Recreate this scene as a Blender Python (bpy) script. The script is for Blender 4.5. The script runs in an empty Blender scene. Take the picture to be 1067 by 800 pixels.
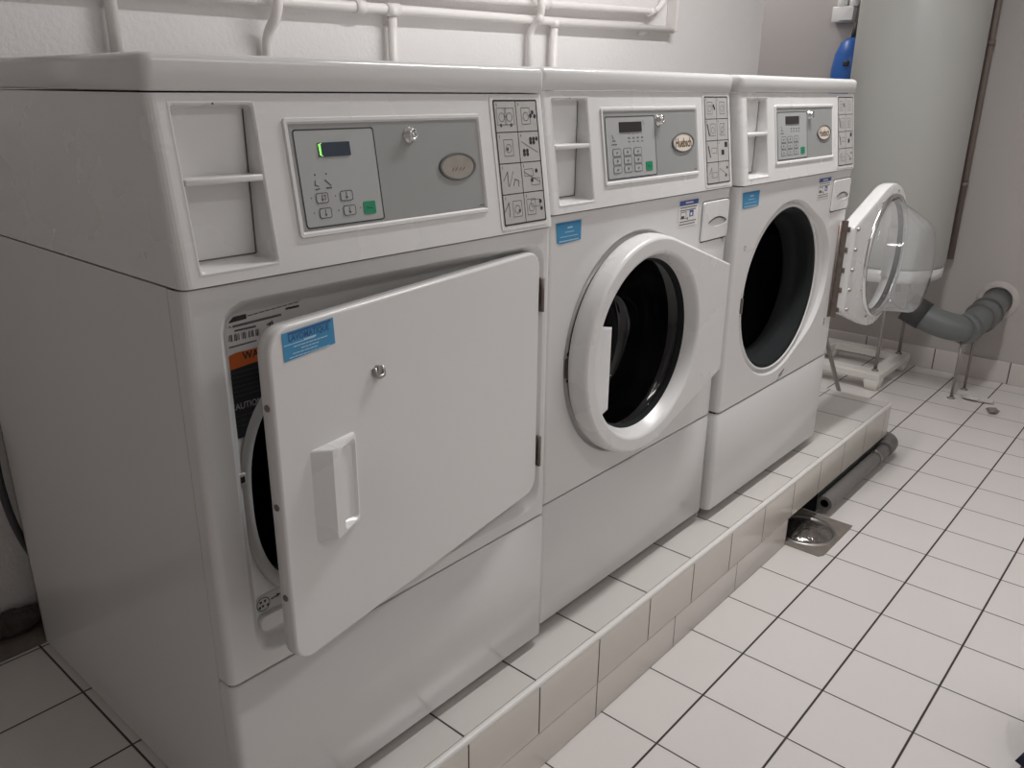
import bpy, bmesh, math, random
from mathutils import Vector, Matrix
random.seed(7)
SC = bpy.context.scene
COL = SC.collection
PI = math.pi

# ------------------------------------------------------------------ materials
def new_mat(name):
    m = bpy.data.materials.new(name); m.use_nodes = True
    nt = m.node_tree
    b = nt.nodes['Principled BSDF']
    return m, nt, b

def setp(b, **kw):
    for k, v in kw.items():
        k = k.replace('_', ' ')
        if k in b.inputs:
            b.inputs[k].default_value = v

def plain(name, col, rough=.5, metal=0., var=.04, scale=9., bump=0., bscale=60., coat=0., spec=.5):
    """painted / plastic / metal surface with a little procedural wear in colour and roughness"""
    m, nt, b = new_mat(name)
    N = nt.nodes; L = nt.links
    tc = N.new('ShaderNodeTexCoord')
    ns = N.new('ShaderNodeTexNoise'); ns.inputs['Scale'].default_value = scale; ns.inputs['Detail'].default_value = 5
    L.new(tc.outputs['Object'], ns.inputs['Vector'])
    mx = N.new('ShaderNodeMix'); mx.data_type = 'RGBA'
    c0 = tuple(max(0, c * (1 - var)) for c in col) + (1,)
    c1 = tuple(min(1, c * (1 + var)) for c in col) + (1,)
    mx.inputs[6].default_value = c0; mx.inputs[7].default_value = c1
    L.new(ns.outputs['Fac'], mx.inputs[0]); L.new(mx.outputs[2], b.inputs['Base Color'])
    mr = N.new('ShaderNodeMapRange'); mr.inputs[3].default_value = max(.02, rough*.9); mr.inputs[4].default_value = min(1, rough*1.12)
    L.new(ns.outputs['Fac'], mr.inputs[0]); L.new(mr.outputs[0], b.inputs['Roughness'])
    setp(b, Metallic=metal, Coat_Weight=coat, Specular_IOR_Level=spec)
    if bump:
        n2 = N.new('ShaderNodeTexNoise'); n2.inputs['Scale'].default_value = bscale; n2.inputs['Detail'].default_value = 3
        L.new(tc.outputs['Object'], n2.inputs['Vector'])
        bp = N.new('ShaderNodeBump'); bp.inputs['Strength'].default_value = bump; bp.inputs['Distance'].default_value = .004
        L.new(n2.outputs['Fac'], bp.inputs['Height']); L.new(bp.outputs[0], b.inputs['Normal'])
    return m

def tile_mat(name, specs, tile, grout, rough=.22, dirt=.12):
    """specs: list of (axis, period, offset, half width) grout line families"""
    m, nt, b = new_mat(name); N = nt.nodes; L = nt.links
    tc = N.new('ShaderNodeTexCoord'); sp = N.new('ShaderNodeSeparateXYZ'); L.new(tc.outputs['Object'], sp.inputs[0])
    def mth(op, a, c=None):
        n = N.new('ShaderNodeMath'); n.operation = op
        for i, q in enumerate((a, c)):
            if q is None: continue
            if isinstance(q, (int, float)): n.inputs[i].default_value = q
            else: L.new(q, n.inputs[i])
        return n.outputs[0]
    fac = None; cells = []
    for ax, T, off, hw in specs:
        t = mth('DIVIDE', mth('SUBTRACT', sp.outputs[ax], off), T)
        cells.append(mth('FLOOR', t))
        d = mth('ABSOLUTE', mth('SUBTRACT', mth('FRACT', t), .5))
        g = N.new('ShaderNodeMapRange'); g.inputs[1].default_value = .5 - (hw + .0009) / T; g.inputs[2].default_value = .5 - (hw - .0004) / T
        L.new(d, g.inputs[0])
        fac = g.outputs[0] if fac is None else mth('MAXIMUM', fac, g.outputs[0])
    cb = N.new('ShaderNodeCombineXYZ')
    for i, c in enumerate(cells[:3]): L.new(c, cb.inputs[i])
    wn = N.new('ShaderNodeTexWhiteNoise'); L.new(cb.outputs[0], wn.inputs['Vector'])
    ns = N.new('ShaderNodeTexNoise'); ns.inputs['Scale'].default_value = 5; ns.inputs['Detail'].default_value = 8; ns.inputs['Roughness'].default_value = .65
    L.new(tc.outputs['Object'], ns.inputs['Vector'])
    f2 = mth('ADD', mth('MULTIPLY', wn.outputs['Value'], .5), mth('MULTIPLY', ns.outputs['Fac'], .5))
    mx = N.new('ShaderNodeMix'); mx.data_type = 'RGBA'
    mx.inputs[6].default_value = tuple(c * (1 - dirt) for c in tile) + (1,); mx.inputs[7].default_value = tuple(tile) + (1,)
    L.new(f2, mx.inputs[0])
    mg = N.new('ShaderNodeMix'); mg.data_type = 'RGBA'; mg.inputs[7].default_value = tuple(grout) + (1,)
    L.new(fac, mg.inputs[0]); L.new(mx.outputs[2], mg.inputs[6]); L.new(mg.outputs[2], b.inputs['Base Color'])
    mr = N.new('ShaderNodeMapRange'); mr.inputs[3].default_value = rough; mr.inputs[4].default_value = .85
    L.new(fac, mr.inputs[0]); L.new(mr.outputs[0], b.inputs['Roughness'])
    inv = mth('SUBTRACT', 1., fac)
    bp = N.new('ShaderNodeBump'); bp.inputs['Strength'].default_value = .5; bp.inputs['Distance'].default_value = .002
    L.new(inv, bp.inputs['Height']); L.new(bp.outputs[0], b.inputs['Normal'])
    return m

def glass_mat(name, tint=(.93, .95, .95), milk=.05, ior=1.45):
    """thin clear plastic / glass shell"""
    m, nt, b = new_mat(name); N = nt.nodes; L = nt.links
    out = N['Material Output']; N.remove(b)
    tr = N.new('ShaderNodeBsdfTransparent'); tr.inputs[0].default_value = tint + (1,)
    df = N.new('ShaderNodeBsdfDiffuse'); df.inputs[0].default_value = (.8, .8, .8, 1)
    gl = N.new('ShaderNodeBsdfGlossy'); gl.inputs['Roughness'].default_value = .05
    lw = N.new('ShaderNodeLayerWeight'); lw.inputs[0].default_value = .5
    pw = N.new('ShaderNodeMath'); pw.operation = 'POWER'; pw.inputs[1].default_value = 4.; L.new(lw.outputs['Facing'], pw.inputs[0])
    fr = N.new('ShaderNodeMath'); fr.operation = 'MULTIPLY_ADD'; fr.inputs[1].default_value = .9; fr.inputs[2].default_value = .06; L.new(pw.outputs[0], fr.inputs[0])
    m1 = N.new('ShaderNodeMixShader'); m1.inputs[0].default_value = milk
    L.new(tr.outputs[0], m1.inputs[1]); L.new(df.outputs[0], m1.inputs[2])
    m2 = N.new('ShaderNodeMixShader'); L.new(fr.outputs[0], m2.inputs[0]); L.new(m1.outputs[0], m2.inputs[1]); L.new(gl.outputs[0], m2.inputs[2])
    L.new(m2.outputs[0], out.inputs[0])
    return m

def emit_mat(name, col, s):
    m, nt, b = new_mat(name)
    setp(b, Base_Color=tuple(col) + (1,), Emission_Color=tuple(col) + (1,), Emission_Strength=s, Roughness=.4)
    return m

WHITE = plain('white_enamel', (.73, .725, .715), .17, var=.02, scale=3)
WHITE2 = plain('white_plastic', (.77, .765, .755), .27, var=.02, scale=4)
GREYPL = plain('grey_panel_foil', (.335, .34, .335), .38, var=.03, scale=6)
KEYPAD = plain('keypad_foil', (.43, .44, .435), .4, var=.02)
INK = plain('black_ink', (.03, .03, .03), .6)
INKG = plain('grey_ink', (.13, .13, .13), .6)
PLATE = plain('instruction_foil', (.50, .49, .475), .45, var=.03)
DISPLAY = plain('display_window', (.03, .045, .07), .22)
DISPLAY_D = plain('dark_display_window', (.035, .03, .03), .3)
GREENLED = emit_mat('green_led', (.35, .95, .2), 1.2)
GREENBTN = plain('green_button', (.01, .26, .13), .45)
CHROME = plain('chrome', (.75, .75, .75), .16, metal=1.)
STEEL = plain('dull_steel', (.42, .40, .38), .38, metal=.9, var=.2, scale=40)
DARKSTEEL = plain('dark_hinge_steel', (.20, .165, .145), .45, metal=.6, var=.4, scale=60)
DRUM = plain('drum_steel', (.06, .06, .065), .42, metal=.6)
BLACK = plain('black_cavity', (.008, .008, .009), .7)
RUBBER = plain('dark_rubber_gasket', (.016, .018, .019), .8, spec=.2)
LTGREY = plain('light_grey_trim', (.50, .50, .49), .5)
BLUE = plain('blue_sticker', (.05, .27, .50), .42, var=.08, scale=30)
BLUET = plain('pale_blue_ink', (.42, .62, .78), .5)
BLUED = plain('navy_ink', (.03, .09, .25), .5)
NAVY = plain('label_blue_ink', (.05, .10, .34), .5)
ORANGE = plain('warning_orange', (.52, .11, .02), .5, var=.15, scale=40)
WARNBLK = plain('warning_black', (.014, .017, .022), .45)
YELLOW = plain('caution_yellow', (.45, .42, .10), .5)
RED = plain('label_red', (.42, .05, .04), .5)
CREAM = plain('badge_cream', (.80, .72, .63), .4)
BADGEBRN = plain('badge_brown', (.16, .10, .05), .45)
BADGEGRY = plain('worn_badge', (.34, .31, .27), .45, var=.2, scale=60)
PVC = plain('grey_pvc', (.145, .158, .155), .38, var=.06, scale=8)
DKPVC = plain('weathered_pvc', (.17, .16, .155), .5, var=.18, scale=14)
SLEEVE = plain('rubber_sleeve', (.045, .045, .045), .6)
HEATER = plain('heater_enamel', (.44, .445, .425), .32, var=.02, scale=2)
COPPER = plain('dull_copper', (.21, .17, .15), .5, metal=.2, var=.15)
GALV = plain('galvanised_rod', (.30, .285, .27), .45, metal=.5)
CRATEM = plain('white_crate_plastic', (.72, .70, .655), .5, var=.05)
LEADBLUE = plain('blue_vessel_paint', (.02, .12, .44), .35)
PIPEW = plain('white_pipe_paint', (.82, .79, .77), .4, var=.03, bump=.25, bscale=45)
DIRT = plain('grey_fluff', (.075, .062, .056), .95, var=.5, scale=40, bump=1., bscale=90)
MORTAR = plain('stained_mortar', (.19, .165, .145), .9, var=.45, scale=16, bump=.8, bscale=40)
LINT = plain('white_lint', (.60, .57, .55), .95, var=.25, scale=60)
CABLE = plain('grey_cable_sheath', (.06, .06, .065), .5)
DENIM = plain('navy_cloth', (.018, .022, .05), .9, var=.2, scale=50, bump=.6, bscale=180)
RUST = plain('brown_grime', (.07, .045, .03), .9, var=.4, scale=60)
DRAINM = plain('drain_concrete', (.20, .175, .15), .75, var=.3, scale=26, bump=.6, bscale=60)
WETBOWL = plain('wet_drain_bowl', (.30, .28, .26), .16, metal=.85, var=.7, scale=38, bump=1.6, bscale=34)
NOSING = plain('edge_strip', (.80, .78, .75), .35, var=.05)
ESC = plain('wall_rosette', (.52, .48, .46), .7, var=.12, scale=20, bump=.5)
LAMPB = plain('lamp_housing', (.8, .8, .8), .4)
DIFF = emit_mat('lamp_diffuser', (1., .975, .96), 5.)

TF = .2035; TP = .2043
FLOOR = tile_mat('white_floor_tiles', [(0, TF, .816, .0016), (1, TF, -.0178, .0023)], (.76, .725, .705), (.045, .035, .032), .20, .05)
PLT = tile_mat('plinth_top_tiles', [(0, TP, .3808, .0018), (1, TP, .157, .0018)], (.70, .67, .64), (.05, .042, .038), .22, .12)
PLT1 = tile_mat('plinth_strip_tiles', [(0, TP, .3808, .0018)], (.70, .67, .64), (.05, .042, .038), .22, .12)
PLF = tile_mat('plinth_front_tiles', [(0, TP, .3808, .0016)], (.74, .70, .635), (.05, .042, .038), .24, .14)
PLL = tile_mat('plinth_base_tiles', [(0, .334, .79, .0012)], (.70, .655, .605), (.05, .042, .038), .26, .14)
SKIRT = tile_mat('skirting_tiles', [(1, .342, .103, .0022)], (.64, .60, .575), (.06, .05, .048), .25, .08)
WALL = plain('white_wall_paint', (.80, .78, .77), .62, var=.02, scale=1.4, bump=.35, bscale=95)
WALLE = plain('dimmed_wall_paint', (.47, .44, .425), .6, var=.03, scale=1.6, bump=.15, bscale=30)  # wall paint darkened to stand for the dimmer light at the far end
CEIL = plain('ceiling_paint', (.80, .78, .77), .8, var=.02)

# ------------------------------------------------------------------ mesh builder
class MB:
    def __init__(s): s.v = []; s.f = []; s.m = []; s.sm = []
    def add(s, vs, fs, mi=0, smooth=False):
        b = len(s.v); s.v += [tuple(v) for v in vs]
        for f in fs: s.f.append(tuple(b + i for i in f)); s.m.append(mi); s.sm.append(smooth)
        return s
    def box(s, x0, x1, y0, y1, z0, z1, mi=0, skip=()):
        v = [(x0,y0,z0),(x1,y0,z0),(x1,y1,z0),(x0,y1,z0),(x0,y0,z1),(x1,y0,z1),(x1,y1,z1),(x0,y1,z1)]
        F = {'b':(0,3,2,1),'t':(4,5,6,7),'f':(0,1,5,4),'k':(2,3,7,6),'r':(1,2,6,5),'l':(3,0,4,7)}
        return s.add(v, [F[k] for k in F if k not in skip], mi)
    def rbox(s, x0, x1, y0, y1, z0, z1, r=.005, seg=3, mi=0):
        bm = bmesh.new(); bmesh.ops.create_cube(bm, size=1)
        for v in bm.verts:
            v.co = Vector(((x0+x1)/2 + v.co.x*(x1-x0), (y0+y1)/2 + v.co.y*(y1-y0), (z0+z1)/2 + v.co.z*(z1-z0)))
        bmesh.ops.bevel(bm, geom=bm.edges[:], offset=r, segments=seg, profile=.5, affect='EDGES')
        bm.verts.index_update()
        s.add([v.co.copy() for v in bm.verts], [[v.index for v in f.verts] for f in bm.faces], mi, True); bm.free(); return s
    def loops(s, LS, mi=0, closed=True, smooth=False, cap0=False, cap1=False):
        n = len(LS[0]); b = len(s.v)
        mis = mi if isinstance(mi, (list, tuple)) else [mi] * (len(LS) - 1)
        for l in LS: s.v += [tuple(p) for p in l]
        for k in range(len(LS) - 1):
            for i in range(n if closed else n - 1):
                j = (i + 1) % n
                s.f.append((b + k*n + i, b + k*n + j, b + (k+1)*n + j, b + (k+1)*n + i)); s.m.append(mis[k]); s.sm.append(smooth)
        if cap0: s.f.append(tuple(b + i for i in reversed(range(n)))); s.m.append(mis[0]); s.sm.append(False)
        if cap1: s.f.append(tuple(b + (len(LS)-1)*n + i for i in range(n))); s.m.append(mis[-1]); s.sm.append(False)
        return s
    def tube(s, pts, r, n=12, mi=0, caps=True):
        P = [Vector(p) for p in pts]; LS = []
        t = (P[1]-P[0]).normalized(); a = Vector((0,0,1)) if abs(t.z) < .9 else Vector((1,0,0))
        u = t.cross(a).normalized()
        for i, p in enumerate(P):
            if i == 0: d = P[1]-P[0]
            elif i == len(P)-1: d = P[-1]-P[-2]
            else: d = (P[i+1]-p).normalized() + (p-P[i-1]).normalized()
            d.normalize(); u = (u - d*u.dot(d)).normalized(); w = d.cross(u)
            rr = r[i] if isinstance(r, (list, tuple)) else r
            LS.append([p + (u*math.cos(2*PI*k/n) + w*math.sin(2*PI*k/n))*rr for k in range(n)])
        return s.loops(LS, mi, smooth=True, cap0=caps, cap1=caps)
    def lathe(s, prof, c, axis='z', n=40, mi=0, cap0=False, cap1=False, smooth=True, sx=1.):
        LS = []
        for r, h in prof:
            L = []
            for k in range(n):
                a = 2*PI*k/n; ca, sa = r*math.cos(a), r*math.sin(a)
                if axis == 'z': L.append((c[0]+ca*sx, c[1]+sa, c[2]+h))
                elif axis == 'y': L.append((c[0]+ca*sx, c[1]+h, c[2]+sa))
                else: L.append((c[0]+h, c[1]+ca, c[2]+sa))
            LS.append(L)
        return s.loops(LS, mi, smooth=smooth, cap0=cap0, cap1=cap1)
    # --- flat things laid on a mapped surface S(u, v, off)
    def poly(s, S, pts, off=0., mi=0, back=None):
        n = len(pts)
        if back is None:
            return s.add([S(u, v, off) for u, v in pts], [tuple(range(n))], mi)
        a = [S(u, v, off) for u, v in pts]; b = [S(u, v, back) for u, v in pts]
        return s.add(a + b, [tuple(range(n))] + [(i, i+n, (i+1) % n + n, (i+1) % n) for i in range(n)], mi)
    def rect(s, S, u0, u1, v0, v1, off=0., mi=0, back=None): return s.poly(S, [(u0,v0),(u1,v0),(u1,v1),(u0,v1)], off, mi, back)
    def stroke(s, S, pts, w, off, mi=0, closed=False):
        n = len(pts); R = range(n if closed else n-1)
        for i in R:
            a = Vector(pts[i]); b = Vector(pts[(i+1) % n]); d = (b-a)
            if d.length < 1e-7: continue
            d = d.normalized()*w/2; p = Vector((-d.y, d.x))
            s.poly(S, [tuple(a-d-p), tuple(b+d-p), tuple(b+d+p), tuple(a-d+p)], off, mi)
        return s
    def text(s, S, body, cu, cv, size, off, mi=0, xs=1., bold=0.):
        c = bpy.data.curves.new('t', 'FONT'); c.body = body; c.size = 1.; c.align_x = 'CENTER'; c.align_y = 'CENTER'; c.offset = bold
        c.resolution_u = 3
        o = bpy.data.objects.new('t', c); me = bpy.data.meshes.new_from_object(o)
        s.add([S(cu + v.co.x*size*xs, cv + v.co.y*size, off) for v in me.vertices], [tuple(p.vertices) for p in me.polygons], mi)
        bpy.data.objects.remove(o); bpy.data.meshes.remove(me); bpy.data.curves.remove(c); return s
    def build(s, name, mats, parent=None, loc=None, off=(0,0,0), sx=1., rot=None, autosmooth=True):
        mats = mats if isinstance(mats, (list, tuple)) else [mats]
        me = bpy.data.meshes.new(name)
        me.from_pydata([((v[0]+off[0])*sx, v[1]+off[1], v[2]+off[2]) for v in s.v], [], s.f)
        for m in mats: me.materials.append(m)
        for p, mi, sm in zip(me.polygons, s.m, s.sm): p.material_index = mi; p.use_smooth = sm
        me.update()
        o = bpy.data.objects.new(name, me); COL.objects.link(o)
        if parent: o.parent = parent
        if loc: o.location = loc
        if rot: o.rotation_euler = rot
        return o

def tag(o, label, cat, group=None, kind=None):
    if label: o['label'] = label
    if cat: o['category'] = cat
    if group: o['group'] = group
    if kind: o['kind'] = kind
    return o
def thing(name, loc, label, cat, group=None):
    o = bpy.data.objects.new(name, None); COL.objects.link(o); o.location = loc; o.empty_display_size = .1
    return tag(o, label, cat, group)
def structure(o): o['kind'] = 'structure'; return o

def arcpts(pts, r, seg=6):
    """polyline with rounded corners (3D)"""
    P = [Vector(p) for p in pts]; out = [P[0]]
    for i in range(1, len(P)-1):
        a, b, c = P[i-1], P[i], P[i+1]; d1 = (a-b); d2 = (c-b)
        q = min(r, d1.length*.49, d2.length*.49); p0 = b + d1.normalized()*q; p1 = b + d2.normalized()*q
        for k in range(seg+1):
            t = k/seg; out.append(p0*(1-t)**2 + b*2*t*(1-t) + p1*t*t)
    out.append(P[-1]); return out

def rrect(u0, u1, v0, v1, r, seg=5):
    out = []
    for cx, cy, a0 in ((u1-r, v0+r, -90), (u1-r, v1-r, 0), (u0+r, v1-r, 90), (u0+r, v0+r, 180)):
        for k in range(seg+1):
            a = math.radians(a0 + 90*k/seg); out.append((cx + r*math.cos(a), cy + r*math.sin(a)))
    return out
def ell(cx, cy, a, b, n=36): return [(cx + a*math.cos(2*PI*k/n), cy + b*math.sin(2*PI*k/n)) for k in range(n)]

# ------------------------------------------------------------------ the room
ZP = .2233                       # top of the plinth the machines stand on
YB = .88                         # back wall
XE = 3.994                       # end wall
b = MB(); b.box(-2.4, XE+.1, -2.3, 2.0, -.1, 0); structure(b.build('floor', FLOOR))
b = MB(); b.box(-2.4, XE+.1, -2.3, 2.0, 2.62, 2.7); structure(b.build('ceiling', CEIL))
b = MB(); b.box(-2.4, 3.265, YB, 2.0, 0, 2.62); structure(b.build('wall_back', WALL))
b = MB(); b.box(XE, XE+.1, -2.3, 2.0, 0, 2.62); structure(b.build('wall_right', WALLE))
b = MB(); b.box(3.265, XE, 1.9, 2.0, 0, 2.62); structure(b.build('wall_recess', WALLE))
b = MB(); b.box(-2.5, -2.4, -2.3, 2.0, 0, 2.62); structure(b.build('wall_left', WALL))
b = MB(); b.box(-2.5, XE+.1, -2.4, -2.3, 0, 2.62); structure(b.build('wall_front', WALL))
b = MB(); b.rbox(XE-.011, XE-.0005, -2.29, 1.89, 0.0, .108, .003); structure(b.build('baseboard_right', SKIRT))

# tiled plinth -------------------------------------------------------
PX1 = 2.69; PY0 = -.0787
pl = thing('tiled_plinth', (0.6, .3, 0), 'long white tiled plinth with dark joints carrying the three machines', 'plinth')
OFFP = (-.6, -.3, 0)
DG0, DG1 = 1.797, 2.075          # hollow above the drain
b = MB(); b.box(-2.39, PX1, .0995, YB-.001, .094, ZP); b.box(-2.39, DG0, PY0+.012, YB-.001, 0, .094); b.box(DG1, PX1, -.02, YB-.001, 0, .094)
b.box(DG0, DG1, .15, YB-.001, 0, .094)
b.build('core', PLT, pl)
pl.children[0].location = (-.6, -.3, 0)
def plpart(mb, name, mat):
    o = mb.build(name, mat, pl); o.location = (-.6, -.3, 0); return o
b = MB(); b.box(-2.39, PX1-.0005, PY0+.0127, .0993, .0945, ZP); plpart(b, 'top_tiles', PLT1)
b = MB(); b.rbox(-2.39, PX1, PY0, PY0+.0125, .0955, ZP-.006, .0015, 2); plpart(b, 'front_tiles', PLF)
b = MB(); b.rbox(-2.39, DG0, PY0+.001, PY0+.0125, .001, .0935, .0015, 2); plpart(b, 'base_tiles', PLL)
b = MB(); b.rbox(PX1-.001, PX1+.009, -.024, YB-.002, .001, ZP-.006, .0015, 2); plpart(b, 'end_tiles', PLF)
b = MB(); b.rbox(-2.39, PX1+.009, PY0-.0015, PY0+.013, ZP-.0125, ZP+.001, .005, 3); plpart(b, 'edge_trim', NOSING)

# ------------------------------------------------------------------ machine helpers
Wm = .697; DEP = .785
def cornered(x0, x1, yf, r, ybk, z, seg=5):
    """front outline in plan: back left -> rounded front corners -> back right"""
    L = [(x0, ybk, z)]
    for k in range(seg+1):
        a = PI + PI/2*k/seg; L.append((x0+r+r*math.cos(a), yf+r+r*math.sin(a), z))
    for k in range(seg+1):
        a = 1.5*PI + PI/2*k/seg; L.append((x1-r+r*math.cos(a), yf+r+r*math.sin(a), z))
    L.append((x1, ybk, z)); return L

def radial(cx, cz, angs, inside, rmax=2.):
    """star shaped outline by bisection"""
    out = []
    for a in angs:
        lo, hi = 0., rmax; c, s_ = math.cos(a), math.sin(a)
        for _ in range(40):
            mid = (lo+hi)/2
            if inside(cx+mid*c, cz+mid*s_): lo = mid
            else: hi = mid
        out.append((cx+lo*c, cz+lo*s_))
    return out
def in_rect(x0, x1, z0, z1): return lambda x, z: x0 <= x <= x1 and z0 <= z <= z1
def in_rr(x0, x1, z0, z1, r):
    def f(x, z):
        if not (x0 <= x <= x1 and z0 <= z <= z1): return False
        dx = max(x0+r-x, x-(x1-r), 0); dz = max(z0+r-z, z-(z1-r), 0)
        return dx*dx+dz*dz <= r*r or dx == 0 or dz == 0
    return f
def in_super(cx, cz, a, b_, p): return lambda x, z: (abs((x-cx)/a))**p + (abs((z-cz)/b_))**p <= 1
def in_egg(cx, cz, R, d, R2):
    def f(x, z):
        x -= cx; z = abs(z-cz); sn = (R-R2)/d; cs = math.sqrt(1-sn*sn)
        t = x - z*sn/cs
        if t <= 0: return x*x+z*z <= R*R
        if t >= d: return (x-d)**2+z*z <= R2*R2
        return x*sn + z*cs <= R
    return f
def in_tear(cx, cz, R, h, s_):
    """circle joined by two tangents to an upright edge at distance h on the right"""
    d2 = h*h + s_*s_; ang = math.atan2(s_, h) + math.acos(min(1, R/math.sqrt(d2)))
    tx, tz = R*math.cos(ang), R*math.sin(ang)
    def f(x, z):
        x -= cx; z = abs(z-cz)
        if x*x+z*z <= R*R: return True
        if x > h or x < tx: return False
        return z <= tz + (s_-tz)*(x-tx)/(h-tx)
    return f
def angles(cx, cz, rects, n=144):
    A = [2*PI*k/n for k in range(n)]
    for x0, x1, z0, z1 in rects:
        for x in (x0, x1):
            for z in (z0, z1): A.append(math.atan2(z-cz, x-cx) % (2*PI))
    return sorted(A)

def S_flat(yoff):
    """surface mapper: upright front plane"""
    return lambda u, v, o=0.: (u, yoff-o, v)
def S_pan(zb, k=.145, yb=-.004):
    n = math.sqrt(1+k*k)
    return lambda u, v, o=0.: (u, yb + k*(v-zb) - o/n, v + o*k/n)

ICONS = [[('m', -.5), ('m', .45), ('a', 0), ('d', -.5, -.75), ('d', .45, -.75)], [('m', -.15), ('D', .55, .3), ('D', .75, -.05), ('D', .35, .0)],
         [('m', 0), ('d', -.1, -.1)], [('s',), ('D', -.55, -.35), ('D', -.25, -.35), ('D', -.55, -.65), ('D', -.25, -.65), ('D', .15, .65), ('D', .45, .65), ('D', .75, .65), ('D', .15, .35), ('D', .45, .35)],
         [('t', -.45), ('l',), ('q', .4)], [('s',), ('D', .45, .5), ('r', -.3, .4), ('D', -.05, -.3), ('r', .3, -.45)],
         [('t', -.6), ('m', .4), ('d', .5, -.2)], [('r', .1, .3), ('D', .6, .4), ('m', -.45), ('D', .65, -.25)]]
ICONS2 = [[('m', -.2), ('D', .5, .25), ('D', .65, -.05)], [('m', 0)], [('p', -.55), ('m', .35)], [('m', -.1), ('l',)],
          [('p', -.5), ('r', .35, .1)], [('R', -.1, -.2), ('R', .5, .75)], [('t', -.3), ('r', .4, -.3)], [('s',), ('D', .6, .5), ('D', .3, -.5)]]
def icon(mb, S, cx, cz, hw, hh, items, off, mi, mj):
    e = hw*.42
    for it in items:
        k = it[0]
        if k == 'm':
            x = cx + it[1]*hw*.75; mb.stroke(S, rrect(x-e, x+e, cz-e*1.15, cz+e*1.15, .001, 2), .0009, off, mj, True); mb.stroke(S, ell(x, cz-.1*e, e*.6, e*.6, 12), .0009, off, mj, True)
        elif k in 'dD':
            mb.poly(S, ell(cx+it[1]*hw, cz+it[2]*hh*.75, .003 if k == 'd' else .0036, .003 if k == 'd' else .0036, 10), off, mj if k == 'd' else mi)
        elif k == 's': mb.stroke(S, [(cx-hw*.75, cz+hh*.35), (cx+hw*.75, cz-hh*.4)], .0011, off, mj)
        elif k == 'l': mb.stroke(S, [(cx-hw*.25, cz-hh*.5), (cx+hw*.2, cz+hh*.45)], .0011, off, mj)
        elif k == 'a': mb.stroke(S, [(cx-hw*.12, cz), (cx+hw*.1, cz)], .0012, off, mj)
        elif k == 't': x = cx+it[1]*hw; mb.stroke(S, [(x-e*.7, cz-.2*e), (x+e*.3, cz+e), (x+e*.3, cz-e)], .0012, off, mi)
        elif k == 'q': x = cx+it[1]*hw; mb.stroke(S, [(x-e*.6, cz-e), (x-e*.2, cz-.1*e), (x+e*.6, cz-.4*e), (x+e*.5, cz-e*1.2)], .0012, off, mi)
        elif k == 'r': x = cx+it[1]*hw; z = cz+it[2]*hh*.75; mb.stroke(S, rrect(x-e, x+e, z-e*.5, z+e*.5, .001, 2), .0008, off, mj, True)
        elif k == 'R': x = cx+it[1]*hw; z = cz+it[2]*hh*.75; mb.rect(S, x-e*.6, x+e*.6, z-e*.5, z+e*.5, off, mi)
        elif k == 'p': x = cx+it[1]*hw; mb.stroke(S, [(x-e*.3, cz+e), (x+e*.4, cz-e)], .004, off, mi)

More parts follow.
